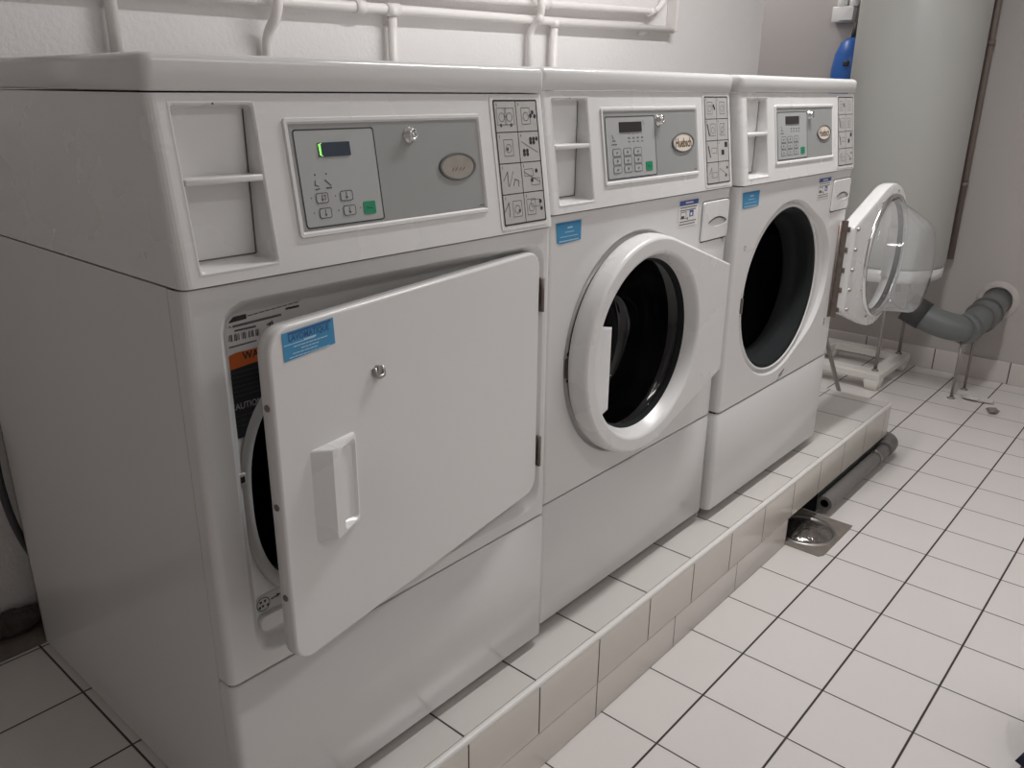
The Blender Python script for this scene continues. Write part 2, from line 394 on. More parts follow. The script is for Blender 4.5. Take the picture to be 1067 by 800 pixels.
def machine_top(root, off, sx, z1, z2, ztop, yq, icons, badge_text, keypad, glow):
    """control housing, top panel, control panel, instruction plate, niche shelf (shared by all three)"""
    k = .145
    zb = z2 + .0015; zt = z1 - .0015
    S0 = S_pan(z2, k, yq)
    S = lambda u, v, o=0.: S0(u, v, o)
    zm = lambda z: zb + (z-1.1065)/(1.3245-1.1065)*(zt-zb)      # dryer heights -> this machine
    P = lambda b, n, m, parent=root, **kw: b.build(n, m, parent, off=off, sx=sx, **kw)
    # housing: swept outline with sloped front; front face is a grid with a niche cut out
    r = .013; b = MB()
    def outl(z):
        yf = yq + k*(z-z2); return cornered(0, Wm, yf, r, DEP, z)
    zs = [zb, zt]
    A, B = outl(zb), outl(zt); n = len(A); mid = n//2 - 1       # the segment across the flat front is mid -> mid+1
    for i in range(n-1):
        if i == mid: continue
        b.add([A[i], A[i+1], B[i+1], B[i]], [(0, 1, 2, 3)], 0, 0 < i < n-2)
    b.add([A[-1], A[0], B[0], B[-1]], [(0, 1, 2, 3)], 0)
    b.add(A, [tuple(reversed(range(n)))], 0); b.add(B, [tuple(range(n))], 0)
    n0, n1, m0, m1 = .024, .136, zm(1.119), zm(1.3155)
    xs = [r, n0, n1, Wm-r]; zz = [zb, m0, m1, zt]
    for i in range(3):
        for j in range(3):
            if i == 1 and j == 1: continue
            b.rect(S, xs[i], xs[i+1], zz[j], zz[j+1], 0)
    # niche: rounded lip, walls to an upright back
    yk = yq + .047
    lip = rrect(n0+.004, n1-.004, m0+.004, m1-.004, .006, 4)
    outer = rrect(n0, n1, m0, m1, .0008, 4)
    L0 = [S(u, v, 0) for u, v in outer]; L1 = [S(u, v, .0012) for u, v in rrect(n0+.002, n1-.002, m0+.002, m1-.002, .004, 4)]
    L2 = [S(u, v, -.002) for u, v in lip]; L3 = [(u, yk, v + .004*(1 if v < (m0+m1)/2 else -1)) for u, v in lip]
    b.loops([L0, L1, L2], 0, smooth=True); b.loops([L2, L3], 0); b.add(L3, [tuple(range(len(L3)))], 0)
    B_ = lambda u, v, o=0.: (u, yk-o, v)
    b.stroke(B_, [(n1-.0065, m0+.011), (n1-.0065, m1-.006)], .0022, .0006, 1); b.stroke(B_, [(n0+.006, m0+.0095), (n1-.0065, m0+.0095)], .0018, .0006, 1)
    b.stroke(S, [(n0+.006, m1-.0015), (n1-.006, m1-.0015)], .0016, .0004, 1); b.poly(S, ell((n0+n1)/2, m1-.003, .0013, .0013, 8), .0015, 2)
    P(b, 'control_housing', [WHITE2, INKG, INK])
    # niche shelf
    b = MB(); zsh = zm(1.226); ys = yq + k*(zsh-z2)
    b.rbox(n0+.0045, n1-.0045, ys-.001, yk+.001, zsh-.004, zsh+.004, .0018, 2); P(b, 'niche_shelf', WHITE2)
    # top panel
    b = MB(); rr = .011; LS = []
    yf = yq + k*(z1-z2) - .005
    for ins, z in [(.002, z1+.0005), (0, z1+.003)] + [(rr*(1-math.cos(a)), ztop-rr+rr*math.sin(a)) for a in [PI/2*q/5 for q in range(6)]]:
        LS.append(cornered(-.001+ins, Wm+.001-ins, yf+ins, .0145-ins*.4, DEP+.004-ins, z, 6))
    b.loops(LS, 0, smooth=True, cap0=True, cap1=True); P(b, 'top_panel', WHITE)
    # control panel: raised frame + grey foil
    c0, c1, d0, d1 = .170, .533, zm(1.1455), zm(1.2955)
    b = MB()
    fr = [rrect(c0+e, c1-e, d0+e, d1-e, max(.0015, .006-e), 4) for e in (0, .0015, .0055, .008)]
    b.loops([[S(u, v, o) for u, v in L] for L, o in zip(fr, (0, .0032, .0032, .0006))], 1, smooth=False)
    b.add([S(u, v, .0006) for u, v in fr[-1]], [tuple(range(len(fr[-1])))], 0)
    kp = (.184, .315, zm(1.1575), zm(1.280)) if keypad == 4 else (.184, .358, zm(1.1575), zm(1.277))
    b.poly(S, rrect(*kp, .004), .0009, 2); b.stroke(S, rrect(*kp, .004), .0016, .0012, 3, True)
    if keypad == 4:
        for gx in (.208, .226):
            b.poly(S, ell(gx, zm(1.224), .0014, .0014, 8), .0012, 4); 
        b.stroke(S, [(.207, zm(1.216)), (.206, zm(1.211)), (.211, zm(1.209))], .0016, .0012, 4)
        b.stroke(S, [(.206, zm(1.205)), (.212, zm(1.206))], .0016, .0012, 4)
        b.stroke(S, [(.223, zm(1.216)), (.231, zm(1.209))], .002, .0012, 4); b.stroke(S, [(.224, zm(1.206)), (.231, zm(1.206))], .0022, .0012, 4)
        for (u, v) in ((.197, 1.195), (.198, 1.176), (.236, 1.195), (.238, 1.176), (.275, 1.176)): b.poly(S, ell(u, zm(v), .0011, .0011, 6), .0012, 4)
    else:
        for q in range(4):
            u = .262 + q*.0155; b.poly(S, ell(u, zm(1.243), .0012, .0012, 6), .0012, 4)
            b.stroke(S, [(u-.002, zm(1.235)), (u+.002, zm(1.235))], .003, .0012, 4); b.stroke(S, [(u-.0028, zm(1.228)), (u+.0028, zm(1.228))], .002, .0012, 4)
        b.stroke(S, [(.204, zm(1.242)), (.208, zm(1.235))], .002, .0012, 4); b.stroke(S, [(.204, zm(1.231)), (.214, zm(1.231))], .002, .0012, 4); b.stroke(S, [(.202, zm(1.224)), (.218, zm(1.224))], .0022, .0012, 4)
        b.stroke(S, [(.314, zm(1.269)), (.319, zm(1.259))], .001, .0012, 4)
    b.stroke(S, [(c1-.02, d0+.0125), (c1-.012, d0+.0125)], .0015, .0012, 4)
    cp = P(b, 'control_panel', [GREYPL, WHITE2, KEYPAD, INK, INKG])
    dsp = (.219, .271, zm(1.2455), zm(1.2635)) if keypad == 4 else (.230, .308, zm(1.2465), zm(1.2665))
    b = MB(); b.poly(S, rrect(*dsp, .0012, 2), .0022, 0, .0008)
    if glow:
        b.stroke(S, [(dsp[0]+.0027, dsp[2]+.0035), (dsp[0]+.0027, dsp[3]-.0035)], .0022, .0026, 1)
        b.stroke(S, [(dsp[0]+.0052, dsp[2]+.001), (dsp[0]+.0015, dsp[2]+.0025), (dsp[0]+.0005, dsp[3]-.0025), (dsp[0]+.0052, dsp[3]-.001)], .0009, .0026, 1)
    P(b, 'display', [DISPLAY if glow else DISPLAY_D, GREENLED], cp)
    if keypad == 4:
        bt = [(.214, 1.194, .015, .0125), (.216, 1.1745, .015, .0125), (.254, 1.194, .016, .0125), (.256, 1.1745, .016, .0125)]
    else:
        bt = [(.2165+q*.0365, 1.2085-w*.0165, .0265, .0135) for w in range(3) for q in range(3)]
    for q, (u, v, w_, h_) in enumerate(bt):
        b = MB(); v = zm(v); w_ *= .62 if keypad == 4 else .5; h_ *= .5
        R = rrect(u-w_, u+w_, v-h_, v+h_, .0025, 3)
        b.poly(S, R, .0016, 0, .0008); b.stroke(S, R, .0010, .0019, 1, True)
        if keypad == 4:
            b.stroke(S, [(u, v+.004), (u, v-.0035)], .0013, .0019, 1); b.stroke(S, [(u-.0018, v-.0015), (u, v-.0038), (u+.0018, v-.0015)], .001, .0019, 1)
            if q == 0: b.stroke(S, [(u+.0045, v+.003), (u+.0045, v-.003)], .001, .0019, 1); b.stroke(S, [(u+.0025, v+.0028), (u+.006, v+.0028)], .001, .0019, 1)
        else:
            b.stroke(S, [(u-.0025, v-.0022), (u+.002, v-.0012), (u-.0005, v+.0025)][:2 + q % 2], .0016, .0019, 1); b.stroke(S, [(u-.002, v), (u+.0025, v+.0005)], .0013, .0019, 1)
        P(b, 'button', [KEYPAD, INKG], cp)
    gb = (.2805, .3015, zm(1.1665), zm(1.1835)) if keypad == 4 else (.3175, .3415, zm(1.1675), zm(1.1855))
    b = MB(); b.poly(S, rrect(*gb, .002, 3), .0018, 0, .0008)
    b.stroke(S, [(gb[0]+.005, gb[2]+.009), (gb[1]-.006, gb[2]+.0075)], .0008, .0021, 1)
    g = P(b, 'start_button', [GREENBTN, INK], cp); g['label'] = 'green start button'
    # lock
    lk = (.381, zm(1.268)) if keypad == 4 else (.374, zm(1.268))
    c = Vector(S(lk[0], lk[1], .0)); nn = (Vector(S(lk[0], lk[1], 1)) - c).normalized()
    ux = Vector((1, 0, 0)); uz = nn.cross(ux).normalized()
    b = MB(); LS = []
    for rad, h in ((.0115, .0005), (.0115, .002), (.0092, .003), (.0088, .011), (.0072, .0125), (.0045, .0125), (.0045, .009), (.0035, .009), (.0035, .0122), (.0005, .0122)):
        LS.append([c + nn*h + (ux*math.cos(2*PI*q/24) + uz*math.sin(2*PI*q/24))*rad for q in range(24)])
    b.loops(LS, 0, smooth=True, cap1=True); b.stroke(lambda u, v, o=0.: tuple(Vector(S(u, v, o))), [(lk[0]+.001, lk[1]+.004), (lk[0]+.001, lk[1]+.0065)], .0018, .0127, 1)
    P(b, 'key_lock', [CHROME, INK], cp)
    # oval badge
    oc = (.4725, zm(1.2195)) if keypad == 4 else (.4675, zm(1.2185)); ea, eb = (.040, .0205) if keypad == 4 else (.0465, .0205)
    b = MB()
    E = [ell(*oc, ea*f, eb*f) for f in (1, .97, .88, .84)]
    b.loops([[S(u, v, o) for u, v in L] for L, o in zip(E, (.0006, .0034, .0034, .0024))], 1)
    b.poly(S, E[-1], .0024, 0)
    if badge_text:
        b.text(S, badge_text, oc[0], oc[1]-.001, .026, .0028, 2, .74, .02)
        P(b, 'badge', [CREAM, INKG, BADGEBRN], cp)
    else:
        for dx, w_ in ((-.012, .004), (-.005, .005), (.004, .004), (.011, .005)):
            b.stroke(S, [(oc[0]+dx-w_/2, oc[1]-.006), (oc[0]+dx+w_/2, oc[1]-.002)], .0016, .0027, 2)
        o = P(b, 'badge', [BADGEGRY, INKG, BADGEBRN], cp); o['label'] = 'worn blank oval badge with dark rim'
    # instruction plate
    s0, s1, t0, t1 = .567, .673, zm(1.120), zm(1.3145)
    b = MB(); b.poly(S, rrect(s0-.008, s1+.008, t0-.008, t1+.008, .006, 4), .0012, 1, 0)
    b.poly(S, rrect(s0, s1, t0, t1, .002, 3), .0016, 0)
    b.stroke(S, rrect(s0, s1, t0, t1, .002, 3), .0026, .0019, 2, True)
    b.stroke(S, [((s0+s1)/2, t0), ((s0+s1)/2, t1)], .0013, .0019, 2)
    for q in range(1, 4): b.stroke(S, [(s0, t0+(t1-t0)*q/4), (s1, t0+(t1-t0)*q/4)], .0014, .0019, 2)
    hw, hh = (s1-s0)/4, (t1-t0)/8
    for q in range(8):
        cx = s0 + hw*(1 + 2*(q % 2)); cz = t1 - hh*(1 + 2*(q//2))
        b.stroke(S, [(cx-hw*.75, cz+hh*.82), (cx-hw*.75, cz+hh*.68)], .0013, .0019, 3)
        icon(b, S, cx, cz, hw, hh, icons[q], .0019, 2, 3)
    P(b, 'instruction_plate', [PLATE, WHITE2, INK, INKG])

def lower_body(root, off, sx, z2, zk, zb, front):
    P = lambda b, n, m, parent=root, **kw: b.build(n, m, parent, off=off, sx=sx, **kw)
    b = MB(); t = .004
    b.box(0, t, .034, DEP, ZP+.002, z2-.001); b.box(Wm-t, Wm, .034, DEP, ZP+.002, z2-.001); b.box(0, Wm, DEP-t, DEP, ZP+.002, z2-.001)
    b.box(t, Wm-t, .034, DEP-t, z2-.006, z2-.002); b.box(t, Wm-t, .06, DEP-t, ZP+.006, ZP+.012)
    P(b, 'cabinet', WHITE)
    b = MB(); r = .012
    rr = .004
    LS = [cornered(q, Wm-q, q, r, .033, z) for q, z in ((rr, zb), (0, zb+rr), (0, zk-.003-rr), (rr*.6, zk-.003))]
    b.loops(LS, 0, closed=False, smooth=True)
    b.add(LS[0], [tuple(reversed(range(len(LS[0]))))]); b.add(LS[-1], [tuple(range(len(LS[-1])))])
    P(b, 'kick_panel', WHITE)
    b = MB(); b.box(.004, Wm-.004, .012, .03, zk-.006, zk+.006); P(b, 'panel_seam', BLACK)
    for x in (.05, Wm-.05):
        for y in (.075, DEP-.06):
            b = MB(); b.lathe([(.022, 0), (.022, .008), (.012, .010), (.012, .03)], (x, y, ZP+.0002), 'z', 16, cap0=True, cap1=True); P(b, 'foot', DARKSTEEL)

def front_shell(b, zk, z2, LS_inner, angs, cx, cz, r=.012):
    """front sheet with rounded upright edges; LS_inner = list of loops (already 3D) from the face inwards"""
    z0, z1 = zk+.003, z2-.0015
    rect = radial(cx, cz, angs, in_rect(r, Wm-r, z0, z1))
    outer = [(x, 0, z) for x, z in rect]
    b.loops([outer] + LS_inner[:1], 0)
    b.loops(LS_inner, 0, smooth=True)
    A, B = cornered(0, Wm, 0, r, .033, z0), cornered(0, Wm, 0, r, .033, z1); n = len(A); mid = n//2-1
    for i in range(n-1):
        if i != mid: b.add([A[i], A[i+1], B[i+1], B[i]], [(0, 1, 2, 3)], 0, True)
    for L, z in ((A, z0), (B, z1)):
        # return flange
        L2 = [(x, min(y+.012, .033), zz) for x, y, zz in L]
        b.loops([L, L2], 0, closed=False)

# ------------------------------------------------------------------ tumble dryer
X1 = -.012
dr = thing('tumble_dryer', (X1, 0, ZP), 'white tumble dryer nearest the camera, its rectangular door standing ajar, green digit lit', 'tumble dryer')
O1 = (0, 0, -ZP)
z2, zk, zb = 1.105, .5345, .247
machine_top(dr, O1, 1., 1.3265, z2, 1.368, -.006, ICONS, None, 4, True)
lower_body(dr, O1, 1., z2, zk, zb, None)
cx, cz = .346, .79
rc = (.047, .674, .562, 1.078)
angs = angles(cx, cz, [(.012, Wm-.012, zk+.003, z2-.0015)], 160)
def rr_loop(e, y, r): return [(x, y, z) for x, z in radial(cx, cz, angs, in_rr(rc[0]+e, rc[1]-e, rc[2]+e, rc[3]-e, r))]
def op_loop(a, b_, y): return [(x, y, z) for x, z in radial(cx, cz, angs, in_super(cx, cz, a, b_, 2.6))]
RD = .022
inner = [rr_loop(-.003, 0, .04), rr_loop(.001, .002, .038), rr_loop(.012, RD-.004, .03), rr_loop(.018, RD, .026), op_loop(.285, .2225, RD), op_loop(.282, .2195, RD+.004)]
b = MB(); front_shell(b, zk, z2, inner, angs, cx, cz); b.build('front_panel', WHITE, dr, off=O1)
b = MB(); b.loops([op_loop(.286, .2235, RD-.001), op_loop(.279, .2165, RD-.0035), op_loop(.270, .208, RD-.001), op_loop(.268, .206, RD+.03)], [0, 0, 0], smooth=True); b.build('opening_ring', LTGREY, dr, off=O1)
b = MB(); b.loops([op_loop(.268, .206, RD+.03), op_loop(.266, .204, .10), op_loop(.30, .24, .105), op_loop(.30, .24, .55)], [0, 0, 1], smooth=True)
b.add(op_loop(.30, .24, .55), [tuple(range(len(angs)))], 1); b.build('drum', [BLACK, DRUM], dr, off=O1)
SF0 = S_flat(RD); SF = lambda u, v, o=0.: SF0(.054+.013+(u-.054)*.85, 1.06-.009+(v-1.06)*.88, o)
# rating label
b = MB(); o_ = .0006
b.stroke(SF, [(.060, 1.0615), (.083, 1.0625)], .0075, o_, 0)
for q in range(9): b.stroke(SF, [(.089+q*.0105, 1.0628+q*.0006), (.0965+q*.0105, 1.0631+q*.0006)], .0016, o_, 1)
for q in range(8): b.stroke(SF, [(.064+q*.0105, 1.0515+q*.0003), (.0725+q*.0105, 1.0517+q*.0003)], .0035, o_, 1)
b.stroke(SF, [(.056, 1.051), (.058, 1.053), (.060, 1.0505)], .001, o_, 1)
for q in range(4): b.stroke(SF, [(.066+q*.009, 1.0445), (.073+q*.009, 1.0447)], .0028, o_, 1)
for q in range(22):
    if q % 5 != 3: b.stroke(SF, [(.054+q*.00245, 1.0305), (.054+q*.00245, 1.0395)], .0006 + .0009*((q*7) % 3)/2, o_, 0)
for q in range(5): b.stroke(SF, [(.054+q*.0095, 1.0215+q*.0003), (.0615+q*.0095, 1.0217+q*.0003)], .0022, o_, 1)
b.stroke(SF, [(.1215, 1.043), (.1265, 1.0445), (.125, 1.030)], .0028, o_, 1); b.stroke(SF, [(.130, 1.046), (.132, 1.034)], .003, o_, 1)
b.stroke(SF, [(.118, 1.0235), (.127, 1.024)], .0026, o_, 0); b.stroke(SF, [(.133, 1.024), (.142, 1.025)], .0026, o_, 0)
for q in range(3): b.stroke(SF, [(.158+q*.008, 1.061), (.164+q*.008, 1.0615)], .0032, o_, 0)
b.build('rating_label', [INK, INKG], dr, off=O1)
# warning label
SF = lambda u, v, o=0.: SF0(u+.005, v-.002, o)
b = MB()
b.poly(SF, [(.052, .893), (.0805, .8925), (.112, .935), (.165, .99), (.165, 1.0115), (.070, 1.0105), (.060, 1.0085), (.052, .9995)], .0006, 0)
b.poly(SF, [(.052, .9885), (.165, .9975), (.165, 1.0115), (.070, 1.0105), (.060, 1.0085), (.052, .9995)], .0009, 1)
b.text(SF, 'WARNING', .112, 1.0035, .0145, .0012, 0, .95, .02)
for q in range(6):
    for w_ in range(5): b.stroke(SF, [(.056+w_*.013, .984-q*.0065), (.066+w_*.013+.003*((q+w_) % 2), .9845-q*.0065)], .0016, .001, 3)
b.text(SF, 'CAUTION', .077, .937, .0125, .0012, 4, .85, .012)
b.rect(SF, .102, .118, .9375, .946, .0011, 2)
for q in range(3):
    for w_ in range(3): b.stroke(SF, [(.056+w_*.011, .924-q*.007), (.064+w_*.011, .9243-q*.007)], .0014, .001, 3)
b.build('warning_label', [WARNBLK, ORANGE, YELLOW, plain('faint_label_ink', (.05, .05, .055), .5), plain('label_grey_ink', (.32, .32, .30), .5)], dr, off=O1)
# airflow label and moulded hollow at the bottom of the recess
b = MB(); b.poly(SF, rrect(.056, .150, .6175, .645, .012, 6), .0007, 0)
b.stroke(SF, ell(.070, .630, .0105, .0105, 18), .0012, .001, 1, True)
for u, v in ((.066, .634), (.073, .634), (.069, .627), (.077, .626), (.064, .626)): b.poly(SF, ell(u, v, .0022, .0022, 8), .001, 1)
b.stroke(SF, [(.084, .632), (.097, .634)], .0022, .001, 1); b.stroke(SF, [(.093, .636), (.098, .634), (.093, .631)], .0014, .001, 1)
b.build('airflow_label', [PLATE, INK], dr, off=O1)
b = MB(); Lp = [rrect(.057+e, .20-e, .584+e, .6155-e, .010, 6) for e in (0, .002, .004)]
b.loops([[SF(u, v, o) for u, v in L] for L, o in zip(Lp, (.0, .0045, .006))], 0, smooth=True); b.add([SF(u, v, .006) for u, v in Lp[-1]], [tuple(range(len(Lp[-1])))])
b.build('door_stop_rib', WHITE, dr, off=O1)
b = MB(); b.rbox(.055, .0675, RD-.006, RD, .825, .842, .0015); b.poly(S_flat(RD-.006), rrect(.0585, .065, .829, .838, .001, 2), .0004, 1); b.build('door_catch', [LTGREY, BLACK], dr, off=O1)
for z in (.985, .679):
    b = MB(); b.rbox(.667, .6735, -.004, .012, z-.031, z+.031, .002); b.tube([(.6695, -.004, z-.030), (.6695, -.004, z+.030)], .0038, 10); b.build('hinge', DARKSTEEL, dr, off=O1)
# door (own frame: hinge line at the origin, closed door runs to -x, outside is -y)
A1 = .158
def door_pt(): return (.662, -.004, 0)
wd = .6245; dt = .022; dz0, dz1 = .601, 1.067
def DS(u, v, o=0.): return (-u, -o, v)      # u = distance from hinge, o = height above the outer face
Ld = lambda e, r: rrect(0+e, wd-e, dz0+e, dz1-e, r, 7)
b = MB()
b.loops([[DS(u, v, o) for u, v in L] for L, o in ((Ld(.006, .026), -dt), (Ld(0, .032), -dt+.003), (Ld(0, .032), -.004), (Ld(.0012, .031), -.0012), (Ld(.004, .028), 0))], 0, smooth=True, cap0=True, cap1=True)
d1 = b.build('door', WHITE, dr, loc=door_pt(), off=O1, rot=(0, 0, A1))
# handle
hu0, hu1, hv0, hv1 = .492, .571, .764, .897
b = MB()
def hh_(u): t = (u-hu0)/(hu1-hu0); return .004 + .014*min(1, t*1.7)
ho = [(u + (.0015 if u > .53 else 0), v) for u, v in rrect(hu0, hu1, hv0, hv1, .004, 4)]
h1_ = rrect(hu0+.001, hu1-.020, hv0+.002, hv1-.002, .004, 4); h2_ = rrect(hu0+.0035, hu1-.036, hv0+.006, hv1-.006, .008, 4); h3_ = rrect(hu0+.007, hu1-.039, hv0+.010, hv1-.016, .006, 4)
b.loops([[DS(u, v, 0) for u, v in ho], [DS(u, v, hh_(u)) for u, v in h1_]], 0, smooth=False)
b.loops([[DS(u, v, hh_(u)) for u, v in h1_], [DS(u, v, hh_(u)) for u, v in h2_], [DS(u, v, .001) for u, v in h3_]], 0, smooth=False)
b.add([DS(u, v, .001) for u, v in h3_], [tuple(range(len(h3_)))], 0)
b.build('handle', WHITE2, d1, off=O1)
# sticker on the door
b = MB(); b.poly(DS, [(.603, 1.059), (.5175, 1.0605), (.516, 1.0265), (.602, 1.0235)], .0007, 0)
DT = lambda u, v, o=0.: DS(.5595-u, v, o)
b.stroke(DT, [(-.033, 1.0565), (.036, 1.0575)], .0022, .001, 2)
b.text(DT, 'LAVOMATIQUE', .0, 1.0505, .0115, .001, 2, .86, .01)
b.stroke(DT, [(-.041, 1.0435), (.008, 1.0437)], .0012, .001, 1); b.stroke(DT, [(-.008, 1.0445), (.010, 1.045)], .0022, .0011, 1)
for row, (u0, u1) in enumerate(((-.026, .03), (-.014, .014), (-.028, .012), (-.034, .034))):
    u = u0
    while u < u1:
        w_ = .003 + .004*random.random(); b.stroke(DT, [(u, 1.0395-row*.0042), (min(u+w_, u1), 1.0396-row*.0042)], .0013, .001, 1); u += w_+.0022
b.build('sticker', [BLUE, BLUET, BLUED], d1, off=O1)['label'] = 'blue launderette sticker'
# metal clip and edge screws
b = MB(); b.tube(arcpts([DS(.447, .974, .002), DS(.447, .961, .007), DS(.432, .961, .007), DS(.432, .974, .002)], .007), .0032, 8); b.poly(DS, rrect(.4365, .4435, .963, .976, .002, 3), .006, 0, 0); b.build('metal_clip', STEEL, d1, off=O1)
for z in (.970, .837, .705):
    b = MB(); b.lathe([(.0048, 0), (.0048, -.001), (.002, -.0026), (.0003, -.0026)], (-wd, dt*.5, z), 'x', 14, cap1=True); b.build('screw', DARKSTEEL, d1, off=O1)

# ------------------------------------------------------------------ front loading washers
DCX, DCZ, DH, DSV = .302, .818, .335, .133     # door circle centre, hinge edge distance / half height
def tear_loop(R, h, s_, y, n=180, cx=DCX, cz=DCZ):
    A = [2*PI*k/n for k in range(n)]
    for sg in (-1, 1): A.append(math.atan2(sg*s_, h) % (2*PI))
    return [(x, y, z) for x, z in radial(cx, cz, sorted(A), in_tear(cx, cz, R, h, s_))]
def circ_loop(R, y, n=180, cx=DCX, cz=DCZ, h=DH, s_=DSV, clip=None):
    A = [2*PI*k/n for k in range(n)]
    for sg in (-1, 1): A.append(math.atan2(sg*s_, h) % (2*PI))
    out = []
    for a in sorted(A):
        x, z = R*math.cos(a), R*math.sin(a)
        if clip and x < 0 and clip[1] < z < clip[2]: x = max(x, clip[0])
        out.append((cx+x, y, cz+z))
    return out

def washer_door(root, off, sx, loc, rot):
    """own frame: hinge edge at the origin, outside towards -y"""
    o2 = (-DCX-DH, 0, off[2])
    cl = (-.150, -.105, .078)
    b = MB()
    b.loops([circ_loop(.188, .012), circ_loop(.210, .012), tear_loop(.226, DH-.012, DSV-.006, .010), tear_loop(.2345, DH-.002, DSV-.001, .008)], 0, smooth=False)
    b.loops([tear_loop(.2345, DH-.002, DSV-.001, .008), tear_loop(.237, DH, DSV, .003), tear_loop(.2375, DH, DSV, -.006), tear_loop(.235, DH-.001, DSV-.001, -.027), tear_loop(.2325, DH-.003, DSV-.002, -.0325), tear_loop(.2285, DH-.006, DSV-.004, -.0355), tear_loop(.2275, DH-.0065, DSV-.0045, -.0356)], 0, smooth=True)
    b.loops([tear_loop(.2275, DH-.0065, DSV-.0045, -.0356), circ_loop(.205, -.0356)], 0, smooth=False)
    b.loops([circ_loop(.205, -.0356), circ_loop(.202, -.0350), circ_loop(.199, -.033, clip=cl), circ_loop(.196, -.028, clip=cl), circ_loop(.186, -.006), circ_loop(.182, .004), circ_loop(.180, .008), circ_loop(.188, .012)], [0, 0, 0, 0, 1, 1, 1], smooth=True)
    d = b.build('door', [WHITE2, RUBBER], root, loc=loc, off=o2, sx=sx, rot=rot)
    # clear bowl: slanted top, flat far end
    b = MB(); LS = []
    for R, y, dz in ((.191, .012, 0), (.190, .020, 0), (.184, .022, 0), (.181, .034, -.001), (.172, .062, -.007), (.160, .095, -.016), (.150, .122, -.024), (.141, .134, -.029), (.127, .140, -.033), (.070, .1425, -.037), (.002, .143, -.039)):
        LS.append([(DCX+R*math.cos(2*PI*k/72), y, DCZ+dz+R*math.sin(2*PI*k/72)) for k in range(72)])
    b.loops(LS, 0, smooth=True, cap1=True)
    g = b.build('glass_bowl', GLASSD if rot is None else GLASSC, d, off=o2, sx=sx); g['label'] = 'clear plastic door bowl'
    b = MB(); b.loops([circ_loop(.205, .0125), circ_loop(.203, .021), circ_loop(.194, .022), circ_loop(.192, .0125)], 0, smooth=True); b.build('clamp_ring', CHROME if rot else RUBBER, d, off=o2, sx=sx)
    return d

GLASSD = glass_mat('door_glass', (.24, .27, .29), .004, 1.5)
GLASSC = glass_mat('clear_door_plastic', (.91, .93, .935), .19, 1.42)

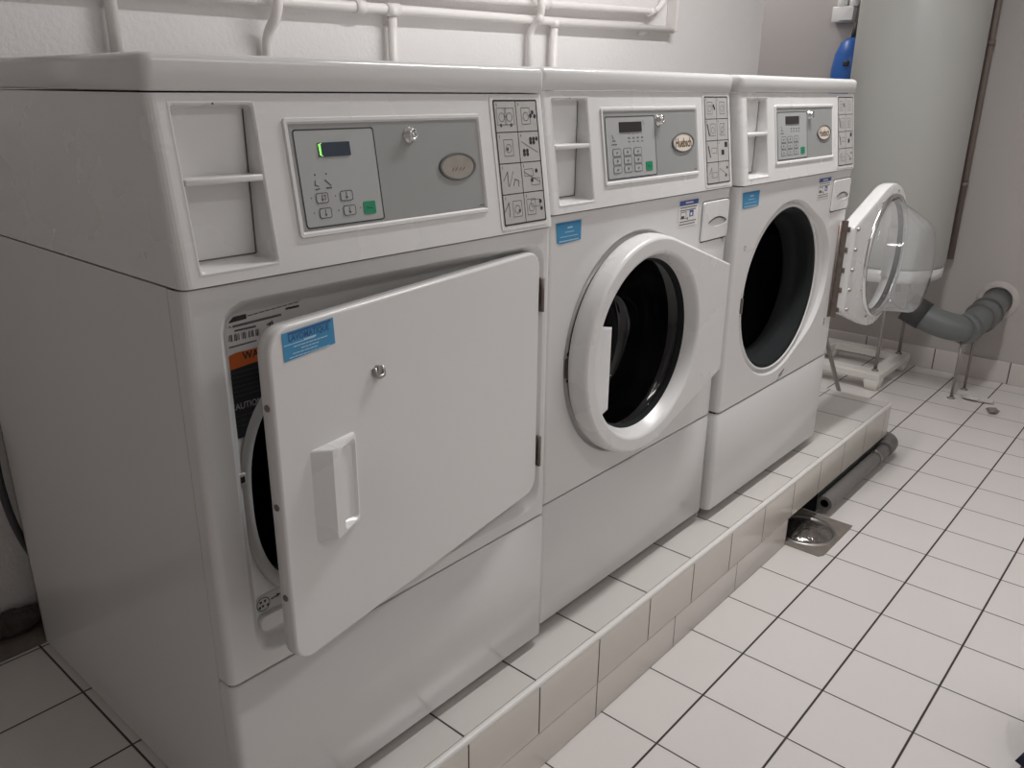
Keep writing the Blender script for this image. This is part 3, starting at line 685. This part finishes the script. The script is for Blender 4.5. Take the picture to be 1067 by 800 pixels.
def washer(x0, y0, sx, label, badge, opened):
    root = thing('washing_machine', (x0, y0, ZP), label, 'washing machine')
    off = (0, 0, -ZP)
    P = lambda b, n, m, parent=root, **kw: b.build(n, m, parent, off=off, sx=sx, **kw)
    z2, zk, zb = 1.1195, .538, .252
    machine_top(root, off, sx, 1.3315, z2, 1.3695, -.006, ICONS2, badge, 9, False)
    lower_body(root, off, sx, z2, zk, zb, None)
    A = angles(DCX, DCZ, [(.012, Wm-.012, zk+.003, z2-.0015)], 180)
    T = lambda R, h, s_, y: [(x, y, z) for x, z in radial(DCX, DCZ, A, in_tear(DCX, DCZ, R, h, s_))]
    C = lambda R, y: [(DCX+R*math.cos(a), y, DCZ+R*math.sin(a)) for a in A]
    G = lambda e, y: [(x, y, z) for x, z in radial(DCX, DCZ, A, in_egg(DCX, DCZ, .2445-e, .115, .195-e))]
    inner = [G(0, 0), G(.0025, .001), G(.0075, .012), G(.010, .0135), C(.231, .0115), C(.229, .005), C(.2255, .004), C(.2235, .006), C(.222, .02)]
    b = MB(); front_shell(b, zk, z2, inner, A, DCX, DCZ); P(b, 'front_panel', WHITE)
    b = MB(); b.lathe([(.2245, .010), (.221, .007), (.214, .012), (.207, .026), (.206, .05), (.199, .062), (.191, .066), (.189, .09)], (DCX, 0, DCZ), 'y', 96); P(b, 'door_gasket', RUBBER)
    b = MB(); b.lathe([(.190, .085), (.25, .09), (.25, .50), (.001, .50)], (DCX, 0, DCZ), 'y', 64, mi=0)
    for k in range(3):
        a = 2*PI*k/3 + .6; c, s_ = math.cos(a), math.sin(a)
        b.loops([[(DCX+c*.25-s_*w_, y, DCZ+s_*.25+c*w_) for w_, y in ((-.03, .1), (-.03, .49))], [(DCX+c*.205, y, DCZ+s_*.205) for y in (.1, .49)], [(DCX+c*.25+s_*.03, y, DCZ+s_*.25-c*.03) for y in (.1, .49)]], 0, closed=False, smooth=True)
    P(b, 'drum', DRUM)
    # detergent drawer with a scooped grip
    F = S_flat(0); x0_, x1_, z0_, z1_ = .562, .688, 1.003, 1.0935
    b = MB(); cxs, czs = .632, 1.043
    AA = sorted([2*PI*k/120 for k in range(120)])
    ro = radial(cxs, czs, AA, in_rr(x0_, x1_, z0_, z1_, .008)); ri = radial(cxs, czs, AA, in_rr(x0_+.002, x1_-.002, z0_+.002, z1_-.002, .007))
    def scoop(x, z):
        q = abs(x-cxs)/.043
        return q <= 1 and 1.0335 + .006*q*q <= z <= 1.0545 - .010*q*q
    rs = radial(cxs, czs, AA, scoop)
    dp = lambda z: -.003 - .024*max(0, (z-1.0335)/.021)**.7
    b.loops([[F(u, v, 0) for u, v in ro], [F(u, v, .004) for u, v in ri], [F(u, v, .0045) for u, v in rs]], 0, smooth=False)
    inn = [(cxs+(u-cxs)*.96, czs+(v-czs)*.96) for u, v in rs]
    b.loops([[F(u, v, .0045) for u, v in rs], [F(u, v, dp(v)+.0045) for u, v in inn]], 0)
    b.add([F(u, v, dp(v)+.0045) for u, v in inn], [tuple(range(len(inn)))], 0)
    b.stroke(F, [(cxs + .042*q/10, 1.0548-.010*(q/10)**2) for q in range(-10, 11)], .0030, .0050, 3)
    b.stroke(F, rrect(x0_-.001, x1_+.001, z0_-.001, z1_+.001, .009, 4), .0022, .0005, 3, True)
    b.rect(F, x0_+.002, x1_-.004, z0_-.0022, z0_+.0015, .0008, 1)
    if not opened:
        b.stroke(F, [(.664, 1.001), (.683, 1.0035)], .0035, .0012, 1); b.stroke(F, [(.671, 1.000), (.671, .992)], .0016, .0008, 2); b.stroke(F, [(.678, .9995), (.677, .985)], .0012, .0008, 2)
    P(b, 'detergent_drawer', [WHITE2, RUST, RUST, INKG])
    # instructions label with blue header
    b = MB(); u0, u1, v0, v1 = .457, .541, 1.048, 1.1065
    b.poly(F, rrect(u0, u1, v0, v1, .002, 2), .0006, 0); b.rect(F, u0+.001, u1-.001, v1-.012, v1-.001, .0009, 1)
    b.stroke(F, [(u0+.028, v1-.0065), (u1-.026, v1-.0065)], .003, .0012, 0)
    for row in range(2):
        u = u0+.006
        while u < u1-.01: 
            w_ = .004 + .006*random.random(); b.stroke(F, [(u, v1-.0165-row*.006), (u+w_, v1-.0165-row*.006)], .0022, .0009, 2); u += w_+.003
    b.stroke(F, rrect(u0+.008, u0+.032, v0+.018, v0+.032, .002, 2), .0014, .0009, 2, True); b.rect(F, u0+.011, u0+.024, v0+.0185, v0+.024, .001, 3)
    b.rect(F, u0+.046, u0+.064, v0+.02, v0+.034, .0009, 1); b.rect(F, u0+.05, u0+.058, v0+.0225, v0+.029, .0012, 0); b.poly(F, ell(u0+.038, v0+.017, .003, .003, 8), .0009, 3)
    for row in range(2):
        u = u0+.006
        while u < u1-.01:
            w_ = .004 + .006*random.random(); b.stroke(F, [(u, v0+.011-row*.006), (u+w_, v0+.011-row*.006)], .0022, .0009, 2); u += w_+.003
    P(b, 'instruction_label', [PIPEW, NAVY, INKG, INK])
    # blue sticker
    b = MB(); bu = (.024, .099) if not opened else (.014, .100)
    bv = (1.066, 1.1045)
    b.poly(F, [(bu[0]-.002, bv[1]), (bu[1], bv[1]), (bu[1], bv[0]+.001), (bu[0]+.012, bv[0]-.001), (bu[0]+.003, bv[0]+.002)], .0008, 0)
    for row, (p, q, w_) in enumerate(((.02, .9, .0012), (.45, .62, .003), (.35, .7, .0016), (.15, .85, .0014), (.12, .88, .0022))):
        v = bv[1] - .003 - row*.008; b.stroke(F, [(bu[0]+p*(bu[1]-bu[0]), v), (bu[0]+q*(bu[1]-bu[0]), v)], w_, .0011, 2 if row == 0 else 1)
    P(b, 'sticker', [BLUE, BLUET, BLUED])['label'] = 'blue rectangular sticker'
    # latch slot on the left of the opening, hinge side parts
    b = MB(); b.rbox(.0675, .0735, -.0012, .004, .795, .835, .0008); b.poly(F, ell(.0705, .79, .003, .004, 10), .0006, 1); b.poly(F, ell(.0705, .845, .003, .004, 10), .0006, 1); P(b, 'door_latch', [DARKSTEEL, INK])
    if opened:
        b = MB(); b.stroke(F, ell(.052, .966, .0055, .0055, 14), .0012, .0006, 0, True); b.stroke(F, [(.062, .957), (.10, .9575)], .0014, .0006, 1); P(b, 'scuff_mark', [INKG, LTGREY])
        b = MB(); b.stroke(F, [(.350, .553), (.378, .565)], .004, .0006, 0); b.stroke(F, [(.335, .541), (.37, .555)], .0018, .0006, 0); P(b, 'grime_mark', RUST)
        b = MB(); lu0, lu1 = .648, .668
        b.poly(F, rrect(lu0, lu1, .715, .955, .002, 2), .0007, 0); b.rect(F, lu0+.001, lu1-.001, .925, .953, .001, 1)
        for row in range(24): b.stroke(F, [(lu0+.003, .915-row*.008), (lu0+.009+.007*random.random(), .915-row*.008)], .003, .001, 2)
        P(b, 'warning_label', [PLATE, RED, INKG])
        b = MB(); b.rbox(.630, .6395, -.0015, .003, .645, .672, .001); b.poly(S_flat(-.0015), ell(.6345, .664, .0025, .0045, 8), .0004, 1); b.poly(S_flat(-.0015), ell(.6345, .653, .0025, .0045, 8), .0004, 1); P(b, 'catch_plate', [PLATE, INK])
        d = washer_door(root, off, 1., (.666*sx, -.034, 0), (0, 0, PI+.02))
        o2 = (-DCX-DH, 0, off[2])
        b = MB(); b.box(DCX+DH-.002, DCX+DH+.002, -.034, -.012, DCZ-.150, DCZ+.150); b.tube([(DCX+DH+.005, -.034, DCZ-.150), (DCX+DH+.005, -.034, DCZ+.150)], .006, 10)
        for q in range(5): 
            z = DCZ-.125+q*.0625; b.lathe([(.006, .010), (.006, .017), (.001, .019)], (DCX+DH-.022, 0, z), 'y', 10, mi=1, cap1=True)
            b.rbox(DCX+DH-.003, DCX+DH+.003, -.012, -.003, z-.008, z+.008, .002, 2)
        b.build('door_hinge', [DARKSTEEL, STEEL], d, off=o2)['label'] = 'dark steel door hinge'
        for a in (100, 135, 215, 250, 60, 300, 22, 338, 180):
            b = MB(); b.lathe([(.0042, .0125), (.0042, .015), (.001, .0165)], (DCX+.216*math.cos(math.radians(a)), 0, DCZ+.216*math.sin(math.radians(a))), 'y', 10, cap1=True); b.build('screw', STEEL, d, off=o2)
    else:
        d = washer_door(root, off, sx, ((DCX+DH)*sx, -.0125, 0), None)
        b = MB(); b.box(DCX+DH-.004, DCX+DH+.004, .001, .011, DCZ-.12, DCZ+.12); P(b, 'door_hinge', DARKSTEEL)
    return root

washer(.693, .015, 1., 'white front-loading washing machine in the middle of the row with its round door shut', 'Huebsch', False)
washer(1.397, -.005, 1.045, 'white front-loading washing machine at the far end, round door swung wide open', 'Huebsch', True)

# ------------------------------------------------------------------ drain and waste pipe
dn = thing('floor_drain', (1.93, -.08, 0), 'square floor drain with round wet bowl, set in the floor under the plinth edge', 'drain')
b = MB(); S = lambda u, v, o=0.: (u, v, o)
sq = [(1.801, -.192), (2.064, -.192), (2.064, .06), (1.801, .06)]
n = 48; cxd, cyd = 1.926, -.085
AA = [2*PI*k/n for k in range(n)]
outer = radial(cxd, cyd, sorted(AA), in_rect(1.801, 2.064, -.192, .06))
C = lambda r, z: [(cxd+r*math.cos(a), cyd+r*math.sin(a), z) for a in AA]
b.loops([[(x, y, .0005) for x, y in outer], [(x*.98+cxd*.02, y*.98+cyd*.02, .003) for x, y in outer], C(.1005, .003)], 0)
b.build('frame', DRAINM, dn, off=(-1.93, .08, 0))
b = MB(); b.loops([C(.1005, .003), C(.098, .008), C(.089, .007), C(.086, .002), C(.070, .0012)], 0, smooth=True); b.build('rim', STEEL, dn, off=(-1.93, .08, 0))
b = MB(); b.loops([C(.087, .0022), C(.074, .006), C(.06, .013), C(.03, .019), C(.001, .020)], 0, smooth=True); b.build('cover', WETBOWL, dn, off=(-1.93, .08, 0))
b = MB(); b.box(DG0+.0005, DG1-.001, -.062, .1495, .0008, .0932, skip=('f', 'b')); b.build('hollow_shade', BLACK, dn, off=(-1.93, .08, 0))  # black sheets put in as the shade inside the hollow under the plinth

wp = thing('waste_pipe', (2.3, -.092, 0), 'grey plastic waste pipe lying on the floor along the plinth base', 'pipe')
OW = (-2.3, .092, 0)
b = MB(); py = -.090; pr = .025; pz = .046
b.tube([(2.065, py, pz), (2.66, py, pz)], pr, 24, caps=False); b.lathe([(.014, 0), (.014, .05), (.001, .05)], (2.065, py, pz), 'x', 24, mi=1); b.lathe([(pr, 0), (.014, 0)], (2.065, py, pz), 'x', 24)
b.build('pipe', [DKPVC, BLACK], wp, off=OW)
b = MB(); b.tube(arcpts([(2.64, py, pz+.006), (2.745, py, pz+.008), (2.745, .02, pz+.012)], .045), .031, 24); b.build('elbow', DKPVC, wp, off=OW)
b = MB(); b.lathe([(pr+.003, 0), (pr+.003, .016)], (2.54, py, pz), 'x', 24); b.lathe([(.006, 0), (.006, .008), (.001, .010)], (2.548, py, pz+pr), 'z', 12, cap1=True); b.build('clamp', STEEL, wp, off=OW)
b = MB(); b.rbox(2.08, 2.68, -.060, -.026, .001, .0925, .002); b.build('backing_strip', PVC, wp, off=OW)

# ------------------------------------------------------------------ water heater on the end wall, its supports
HX, HY, HR = 3.679, .33, .265
wh = thing('water_heater', (HX, HY, .505), 'tall pale grey cylindrical water heater hung on the end wall', 'water heater')
OH = (-HX, -HY, -.505)
b = MB(); b.lathe([(HR-.02, .572), (HR-.004, .578), (HR, .590), (HR, 2.20), (HR-.02, 2.25), (HR-.1, 2.29), (.001, 2.30)], (HX, HY, 0), 'z', 72); b.build('tank_jacket', HEATER, wh, off=OH)
b = MB(); b.lathe([(.001, .505), (HR-.06, .507), (HR-.02, .515), (HR-.006, .528), (HR-.003, .574), (HR-.02, .577)], (HX, HY, 0), 'z', 72)
b.build('bottom_cap', WHITE2, wh, off=OH)
for q in (-.08, .08):
    b = MB(); b.tube([(HX+.02, HY+q, .52), (HX+.02, HY+q, .43)], .013, 12); b.build('pipe_stub', COPPER, wh, off=OH)
for z in (.85, 1.9):
    b = MB(); b.rbox(HX+.18, XE-.001, HY-.16, HY+.16, z-.03, z+.03, .004); b.build('wall_bracket', STEEL, wh, off=OH)
CR = .086
for x, y in ((3.485, .232), (3.845, .236)):
    b = MB(); b.tube([(x, y, CR+.002), (x, y, .513)], .0085, 10); b.lathe([(.016, 0), (.016, .004), (.009, .008)], (x, y, CR+.0005), 'z', 14, cap0=True); b.build('leg', GALV, wh, off=OH)
# crate under the legs
ct = thing('plastic_crate', (3.66, .38, 0), 'low white plastic stand with an open centre on the floor below the heater', 'stand')
OC = (-3.66, -.38, 0)
c0x, c1x, c0y, c1y = 3.43, 3.90, .19, .62
b = MB()
op = (c0x+.085, c1x-.075, c0y+.07, c1y-.07)
AA = angles((c0x+c1x)/2, (c0y+c1y)/2, [(c0x, c1x, c0y, c1y)], 56)
mx_, my_ = (c0x+c1x)/2, (c0y+c1y)/2
lo = lambda e, z, r=.012: [(x, y, z) for x, y in radial(mx_, my_, AA, in_rr(c0x+e, c1x-e, c0y+e, c1y-e, r))]
li = lambda e, z: [(x, y, z) for x, y in radial(mx_, my_, AA, in_rr(op[0]+e, op[1]-e, op[2]+e, op[3]-e, .02))]
b.loops([lo(.004, CR-.034), lo(0, CR-.03), lo(0, CR-.004), lo(.004, CR), li(-.003, CR), li(0, CR-.003), li(0, CR-.034), lo(.004, CR-.034)], 0, smooth=False)
b.build('tray', CRATEM, ct, off=OC)
for sx_ in (0, 1):
    for sy_ in (0, 1):
        b = MB(); x0_ = c0x if sx_ == 0 else c1x-.085; y0_ = c0y if sy_ == 0 else c1y-.08
        LS = []
        for e, z in ((.010, .001), (.007, .02), (.001, CR-.032)):
            LS.append([(x, y, z) for x, y in rrect(x0_+e, x0_+.085-e, y0_+e, y0_+.08-e, .012, 4)])
        b.loops(LS, 0, smooth=True, cap0=True, cap1=True); b.build('leg', CRATEM, ct, off=OC)
# leaning rod behind the plinth end
rd = MB(); rd.tube([(3.17, .262, .006), (2.95, .275, .30), (2.86, .281, .42)], .009, 10); rd.tube([(2.86, .281, .42), (2.70, .29, .62)], .009, 10)
tag(rd.build('metal_rod', GALV, loc=(3.17, .262, 0), off=(-3.17, -.262, 0)), 'thin dark metal rod leaning behind the end of the plinth', 'rod')

# grey elbow pipe into the wall
ep = thing('drain_pipe', (3.6, -.1, .0), 'thick grey plastic pipe with elbow running into a hole in the end wall', 'pipe')
OE = (-3.6, .1, 0)
r_ = .062
path = arcpts([(3.53, .145, .405), (3.54, .03, .352), (3.585, -.095, .328), (3.80, -.118, .362), (3.993, -.125, .398)], .09, 8)
b = MB(); b.tube(path, r_, 28); b.build('pipe', PVC, ep, off=OE)
b = MB(); b.tube([(3.758, -.1135, .355), (3.80, -.118, .362), (3.842, -.1195, .370)], .0685, 28); b.build('coupling', PVC, ep, off=OE)
b = MB(); b.tube([(3.578, -.085, .330), (3.62, -.0985, .3335)], .068, 28); b.build('socket', PVC, ep, off=OE)
for p_, q_ in (((3.752, -.112, .3540), (3.762, -.1138, .3557)), ((3.838, -.1193, .3692), (3.848, -.1197, .3712))):
    b = MB(); b.tube([p_, q_], .0725, 28); b.build('coupling_ring', DKPVC, ep, off=OE)
b = MB(); b.tube([(3.529, .152, .408), (3.536, .07, .3715)], .0665, 28); b.build('rubber_sleeve', SLEEVE, ep, off=OE)
b = MB(); b.lathe([(.066, -.012), (.080, -.010), (.092, -.004), (.094, -.0008)], (XE, -.126, .399), 'x', 36); b.build('wall_rosette', ESC, ep, off=OE)
for x, y, z in ((3.585, -.092, .28), (3.757, -.105, .30)):
    b = MB(); b.tube([(x, y, .002), (x, y, z)], .0065, 10); b.lathe([(.017, 0), (.017, .003), (.007, .008)], (x, y, .0005), 'z', 14, cap0=True); b.build('support_rod', GALV, ep, off=OE)

# dark riser beside the heater
rp = thing('riser_pipe', (3.955, .108, .575), 'dark brown vertical pipe on the end wall beside the heater', 'pipe')
b = MB(); b.tube([(3.95, .108, .575), (3.95, .108, 2.61)], .017, 14); b.build('pipe', COPPER, rp, off=(-3.955, -.108, -.575))
for z in (.93, 1.55):
    b = MB(); b.tube([(3.95, .108, z-.012), (3.95, .108, z+.012)], .021, 14); b.box(3.95, XE-.0005, .10, .116, z-.008, z+.008); b.build('pipe_clip', COPPER, rp, off=(-3.955, -.108, -.575))
# power box with fittings, blue vessel
pb = thing('junction_box', (3.97, .79, 1.69), 'small white junction box with two round fittings high on the end wall', 'junction box')
OB = (-3.97, -.79, -1.69)
b = MB(); b.rbox(3.945, XE-.0005, .74, .845, 1.662, 1.735, .006); b.build('box', WHITE2, pb, off=OB)
b = MB(); b.add([(3.944, .725, 1.668), (3.944, .80, 1.668), (3.944, .775, 1.695), (3.944, .74, 1.725), (3.944, .722, 1.722), (3.90, .725, 1.668), (3.90, .795, 1.668), (3.90, .77, 1.69), (3.90, .74, 1.72), (3.90, .722, 1.72)], [(4,3,2,1,0), (5,6,7,8,9), (0,1,6,5), (1,2,7,6), (2,3,8,7), (3,4,9,8), (4,0,5,9)]); b.build('plug', WHITE2, pb, off=OB)
for y in (.745, .805):
    b = MB(); b.lathe([(.020, 0), (.024, .008), (.024, .03), (.016, .045), (.012, .1)], (3.965, y, 1.733), 'z', 18, cap0=True, cap1=True); b.build('cable_gland', WHITE2, pb, off=OB)
bv_ = thing('pressure_vessel', (3.86, .60, 1.40), 'blue rounded pressure vessel half hidden behind the grey water heater', 'pressure vessel')
OV = (-3.86, -.60, -1.40)
b = MB(); prof = [(.001, 1.20), (.045, 1.205), (.078, 1.23), (.089, 1.29), (.090, 1.36), (.088, 1.43), (.078, 1.51), (.056, 1.565), (.03, 1.583), (.001, 1.588)]
b.lathe(prof, (3.885, .695, 0), 'z', 48); b.build('shell', LEADBLUE, bv_, off=OV)
b = MB(); b.rbox(3.79, 3.815, .672, .70, 1.455, 1.478, .005); b.build('valve', SLEEVE, bv_, off=OV)
b = MB(); b.tube([(3.885, .695, 1.58), (3.90, .695, 1.655)], .016, 14); b.build('neck', SLEEVE, bv_, off=OV)
b = MB(); b.rbox(3.955, XE-.0002, .655, .735, 1.28, 1.38, .004); b.build('wall_bracket', STEEL, bv_, off=OV)
b = MB(); b.tube([(3.885, .695, 1.205), (3.885, .695, .001)], .012, 12); b.build('feed_pipe', COPPER, bv_, off=OV)

# ------------------------------------------------------------------ white painted pipes on the back wall
def wallpipe(label, paths, r, collars=()):
    p0 = paths[0][0]; t = thing('wall_pipe', p0, label, 'pipe', None); of = tuple(-c for c in p0)
    for p in paths:
        b = MB(); b.tube(arcpts(p, .035), r, 14); b.build('pipe', PIPEW, t, off=of)
    for a, c, rr in collars:
        b = MB(); b.tube([a, c], rr, 14); b.build('fitting', PIPEW, t, off=of)
    return t
zh = 1.527; yh = .855
lower = [(-2.38, yh, 1.505), (.73, yh, 1.518), (1.45, yh, 1.531), (2.465, yh, 1.549)]
wallpipe('lower long horizontal white pipe on the back wall, with two drops', [lower, [(1.077, yh, 1.524), (1.076, yh, 1.15)], [(1.750, yh, 1.537), (1.746, yh, 1.15)]], .0125,
         [((.955, yh, 1.522), (.985, yh, 1.5225), .0165), ((1.077, yh, 1.508), (1.077, yh, 1.528), .0165), ((1.75, yh, 1.52), (1.75, yh, 1.541), .0165), ((2.28, yh+.012, 1.528), (2.28, yh+.02, 1.545), .017), ((1.055, yh, 1.5235), (1.10, yh, 1.5245), .0155)])
wallpipe('upper horizontal white pipe on the back wall, turning up at its right end', [[(-2.38, yh, 1.545), (.7, yh, 1.561), (1.37, yh, 1.574), (2.345, yh, 1.604), (2.43, yh, 1.68), (2.44, yh, 2.61)]], .0105,
         [((1.66, yh, 1.5815), (1.72, yh, 1.583), .0145), ((2.29, yh, 1.600), (2.325, yh, 1.6025), .0145)])
wallpipe('leftmost vertical white pipe on the back wall, behind the dryer top', [[(.356, .858, 2.61), (.348, .858, 1.15)]], .0125)
wallpipe('white pipe bending back to the wall in front of the horizontals, behind the dryer', [[(.714, .822, 2.61), (.712, .822, 1.49), (.700, .860, 1.445), (.694, .860, 1.15)]], .0115)
wallpipe('bent white pipe crossing before the horizontals, behind the shut-door washer', [[(1.625, .818, 2.61), (1.628, .818, 1.60), (1.648, .818, 1.55), (1.636, .858, 1.510), (1.633, .858, 1.15)]], .0105, [((1.648, .820, 1.545), (1.642, .836, 1.527), .013)])
b = MB(); b.rbox(2.455, 2.475, .835, YB-.0005, 1.543, 2.61, .003); tag(b.build('pipe_channel', PIPEW, loc=(2.465, .86, 1.543), off=(-2.465, -.86, -1.543)), 'narrow white vertical channel on the back wall where the pipes end', 'channel')

# ------------------------------------------------------------------ small stuff
cb = MB(); cb.tube(arcpts([(.03, .83, 1.0), (-.006, .815, .80), (-.030, .808, .62), (-.020, .806, .49), (.012, .806, .38), (.05, .81, .232)], .12), .0075, 10)
tag(cb.build('power_cable', CABLE, loc=(.03, .83, .23), off=(-.03, -.83, -.23)), 'dark grey cable hanging behind the left side of the dryer', 'cable')
def lump(name, c, R, mat, label, cat, seed, flat=.6, n=26):
    rnd = random.Random(seed); b = MB(); LS = []
    ph = [rnd.random()*6 for _ in range(6)]
    for j in range(12):
        t = PI*(j+.02)/11.04; L = []
        for k in range(n):
            a = 2*PI*k/n; w_ = 1 + .22*math.sin(3*a+ph[0]+2*t) + .14*math.sin(5*a+ph[1]-3*t) + .09*math.sin(9*a+ph[2]+4*t)
            L.append((R[0]*w_*math.sin(t)*math.cos(a), R[1]*w_*math.sin(t)*math.sin(a), max(0, R[2]*(1 + math.cos(t)*(1 if t < PI/2 else 1))/2*(.8+.2*w_))))
        LS.append(L)
    b.loops(LS, 0, smooth=True, cap0=True, cap1=True); return tag(b.build(name, mat, loc=c), label, cat)
b = MB(); b.box(-2.39, 0.02, .779, YB-.0005, ZP+.0003, ZP+.004); tag(b.build('mortar_strip', MORTAR, loc=(-.4, .83, ZP), off=(.4, -.83, -ZP)), 'stained mortar strip between the plinth tiles and the back wall', 'mortar')
lump('fluff_pile', (-.05, .853, ZP+.003), (.075, .024, .055), DIRT, 'dark heap of fluff against the wall behind the dryer', 'fluff', 3)
lump('lint', (3.63, -.19, .0005), (.03, .060, .020), LINT, 'long strip of white lint on the floor tiles near the support rods', 'lint', 5)
lump('lint', (3.50, -.283, .0005), (.020, .022, .026), plain('dark_lint', (.24, .215, .20), .95, var=.4, scale=70), 'small dark grey tuft of lint on the floor tiles', 'lint', 8)
# navy cloth bag at the frame's edge
lump('cloth_bag', (1.319, -.947, .0005), (.155, .125, .17), DENIM, 'dark navy cloth bag on the floor, just showing at the bottom right corner', 'bag', 11)

# ------------------------------------------------------------------ ceiling lamp, added fill lamps, camera
def lamp(lx, ly, label, en, k, hl=.6):
    lp = thing('ceiling_or_fill_lamp', (lx, ly, 2.62), label, 'lamp')
    b = MB(); b.rbox(lx-hl-.02, lx+hl+.02, ly-.07, ly+.07, 2.57, 2.6195, .008); b.build('housing', LAMPB, lp, off=(-lx, -ly, -2.62))
    b = MB(); b.rbox(lx-hl, lx+hl, ly-.055, ly+.055, 2.53, 2.571, .015); b.build('diffuser', emit_mat('lamp_diffuser', (1., .99, .985), k), lp, off=(-lx, -ly, -2.62))
    ld = bpy.data.lights.new('tube_light', 'AREA'); ld.shape = 'RECTANGLE'; ld.size = 2*hl-.02; ld.size_y = .10; ld.energy = en; ld.color = (1., .99, .985)
    o = bpy.data.objects.new('tube_light', ld); COL.objects.link(o); o.parent = lp; o.location = (0, 0, -.095)
lamp(1.75, -.25, 'long white ceiling lamp above the row of machines', 40, 5.)
lamp(3.63, 1.35, 'added fill lamp in the recess, brightening the wall behind the water heater', 9, 2., .3)  # unseen lamp, added to brighten the recess wall
lamp(1.0, -1.6, 'added fill lamp toward the front wall, lifting the dim left side', 11, 2.)  # unseen fill, added to lift the fronts and the dark left side
w = bpy.data.worlds.new('World'); SC.world = w; w.use_nodes = True
w.node_tree.nodes['Background'].inputs[0].default_value = (.8, .8, .85, 1); w.node_tree.nodes['Background'].inputs[1].default_value = .02

cam = bpy.data.cameras.new('Camera'); co = bpy.data.objects.new('Camera', cam); COL.objects.link(co); SC.camera = co
cx_, cy_, cz_, pi_, ya, ro, f = -.4684, -.9144, 1.3313, .3424, .8543, .0096, 859.1
F = Vector((math.sin(ya)*math.cos(pi_), math.cos(ya)*math.cos(pi_), -math.sin(pi_))); Rr = Vector((math.cos(ya), -math.sin(ya), 0)); U = Rr.cross(F)
R2 = Rr*math.cos(ro) + U*math.sin(ro); U2 = -Rr*math.sin(ro) + U*math.cos(ro)
M = Matrix((R2, U2, -F)).transposed().to_4x4(); M.translation = Vector((cx_, cy_, cz_)); co.matrix_world = M
cam.sensor_fit = 'HORIZONTAL'; cam.sensor_width = 36; cam.lens = 36*f/1067; cam.clip_start = .02

SC.view_settings.view_transform = 'Standard'; SC.view_settings.look = 'None'; SC.view_settings.gamma = 1.; SC.view_settings.use_curve_mapping = False
SC.view_settings.exposure = -0.66
SC.cycles.max_bounces = 10; SC.cycles.diffuse_bounces = 6; SC.cycles.transparent_max_bounces = 16
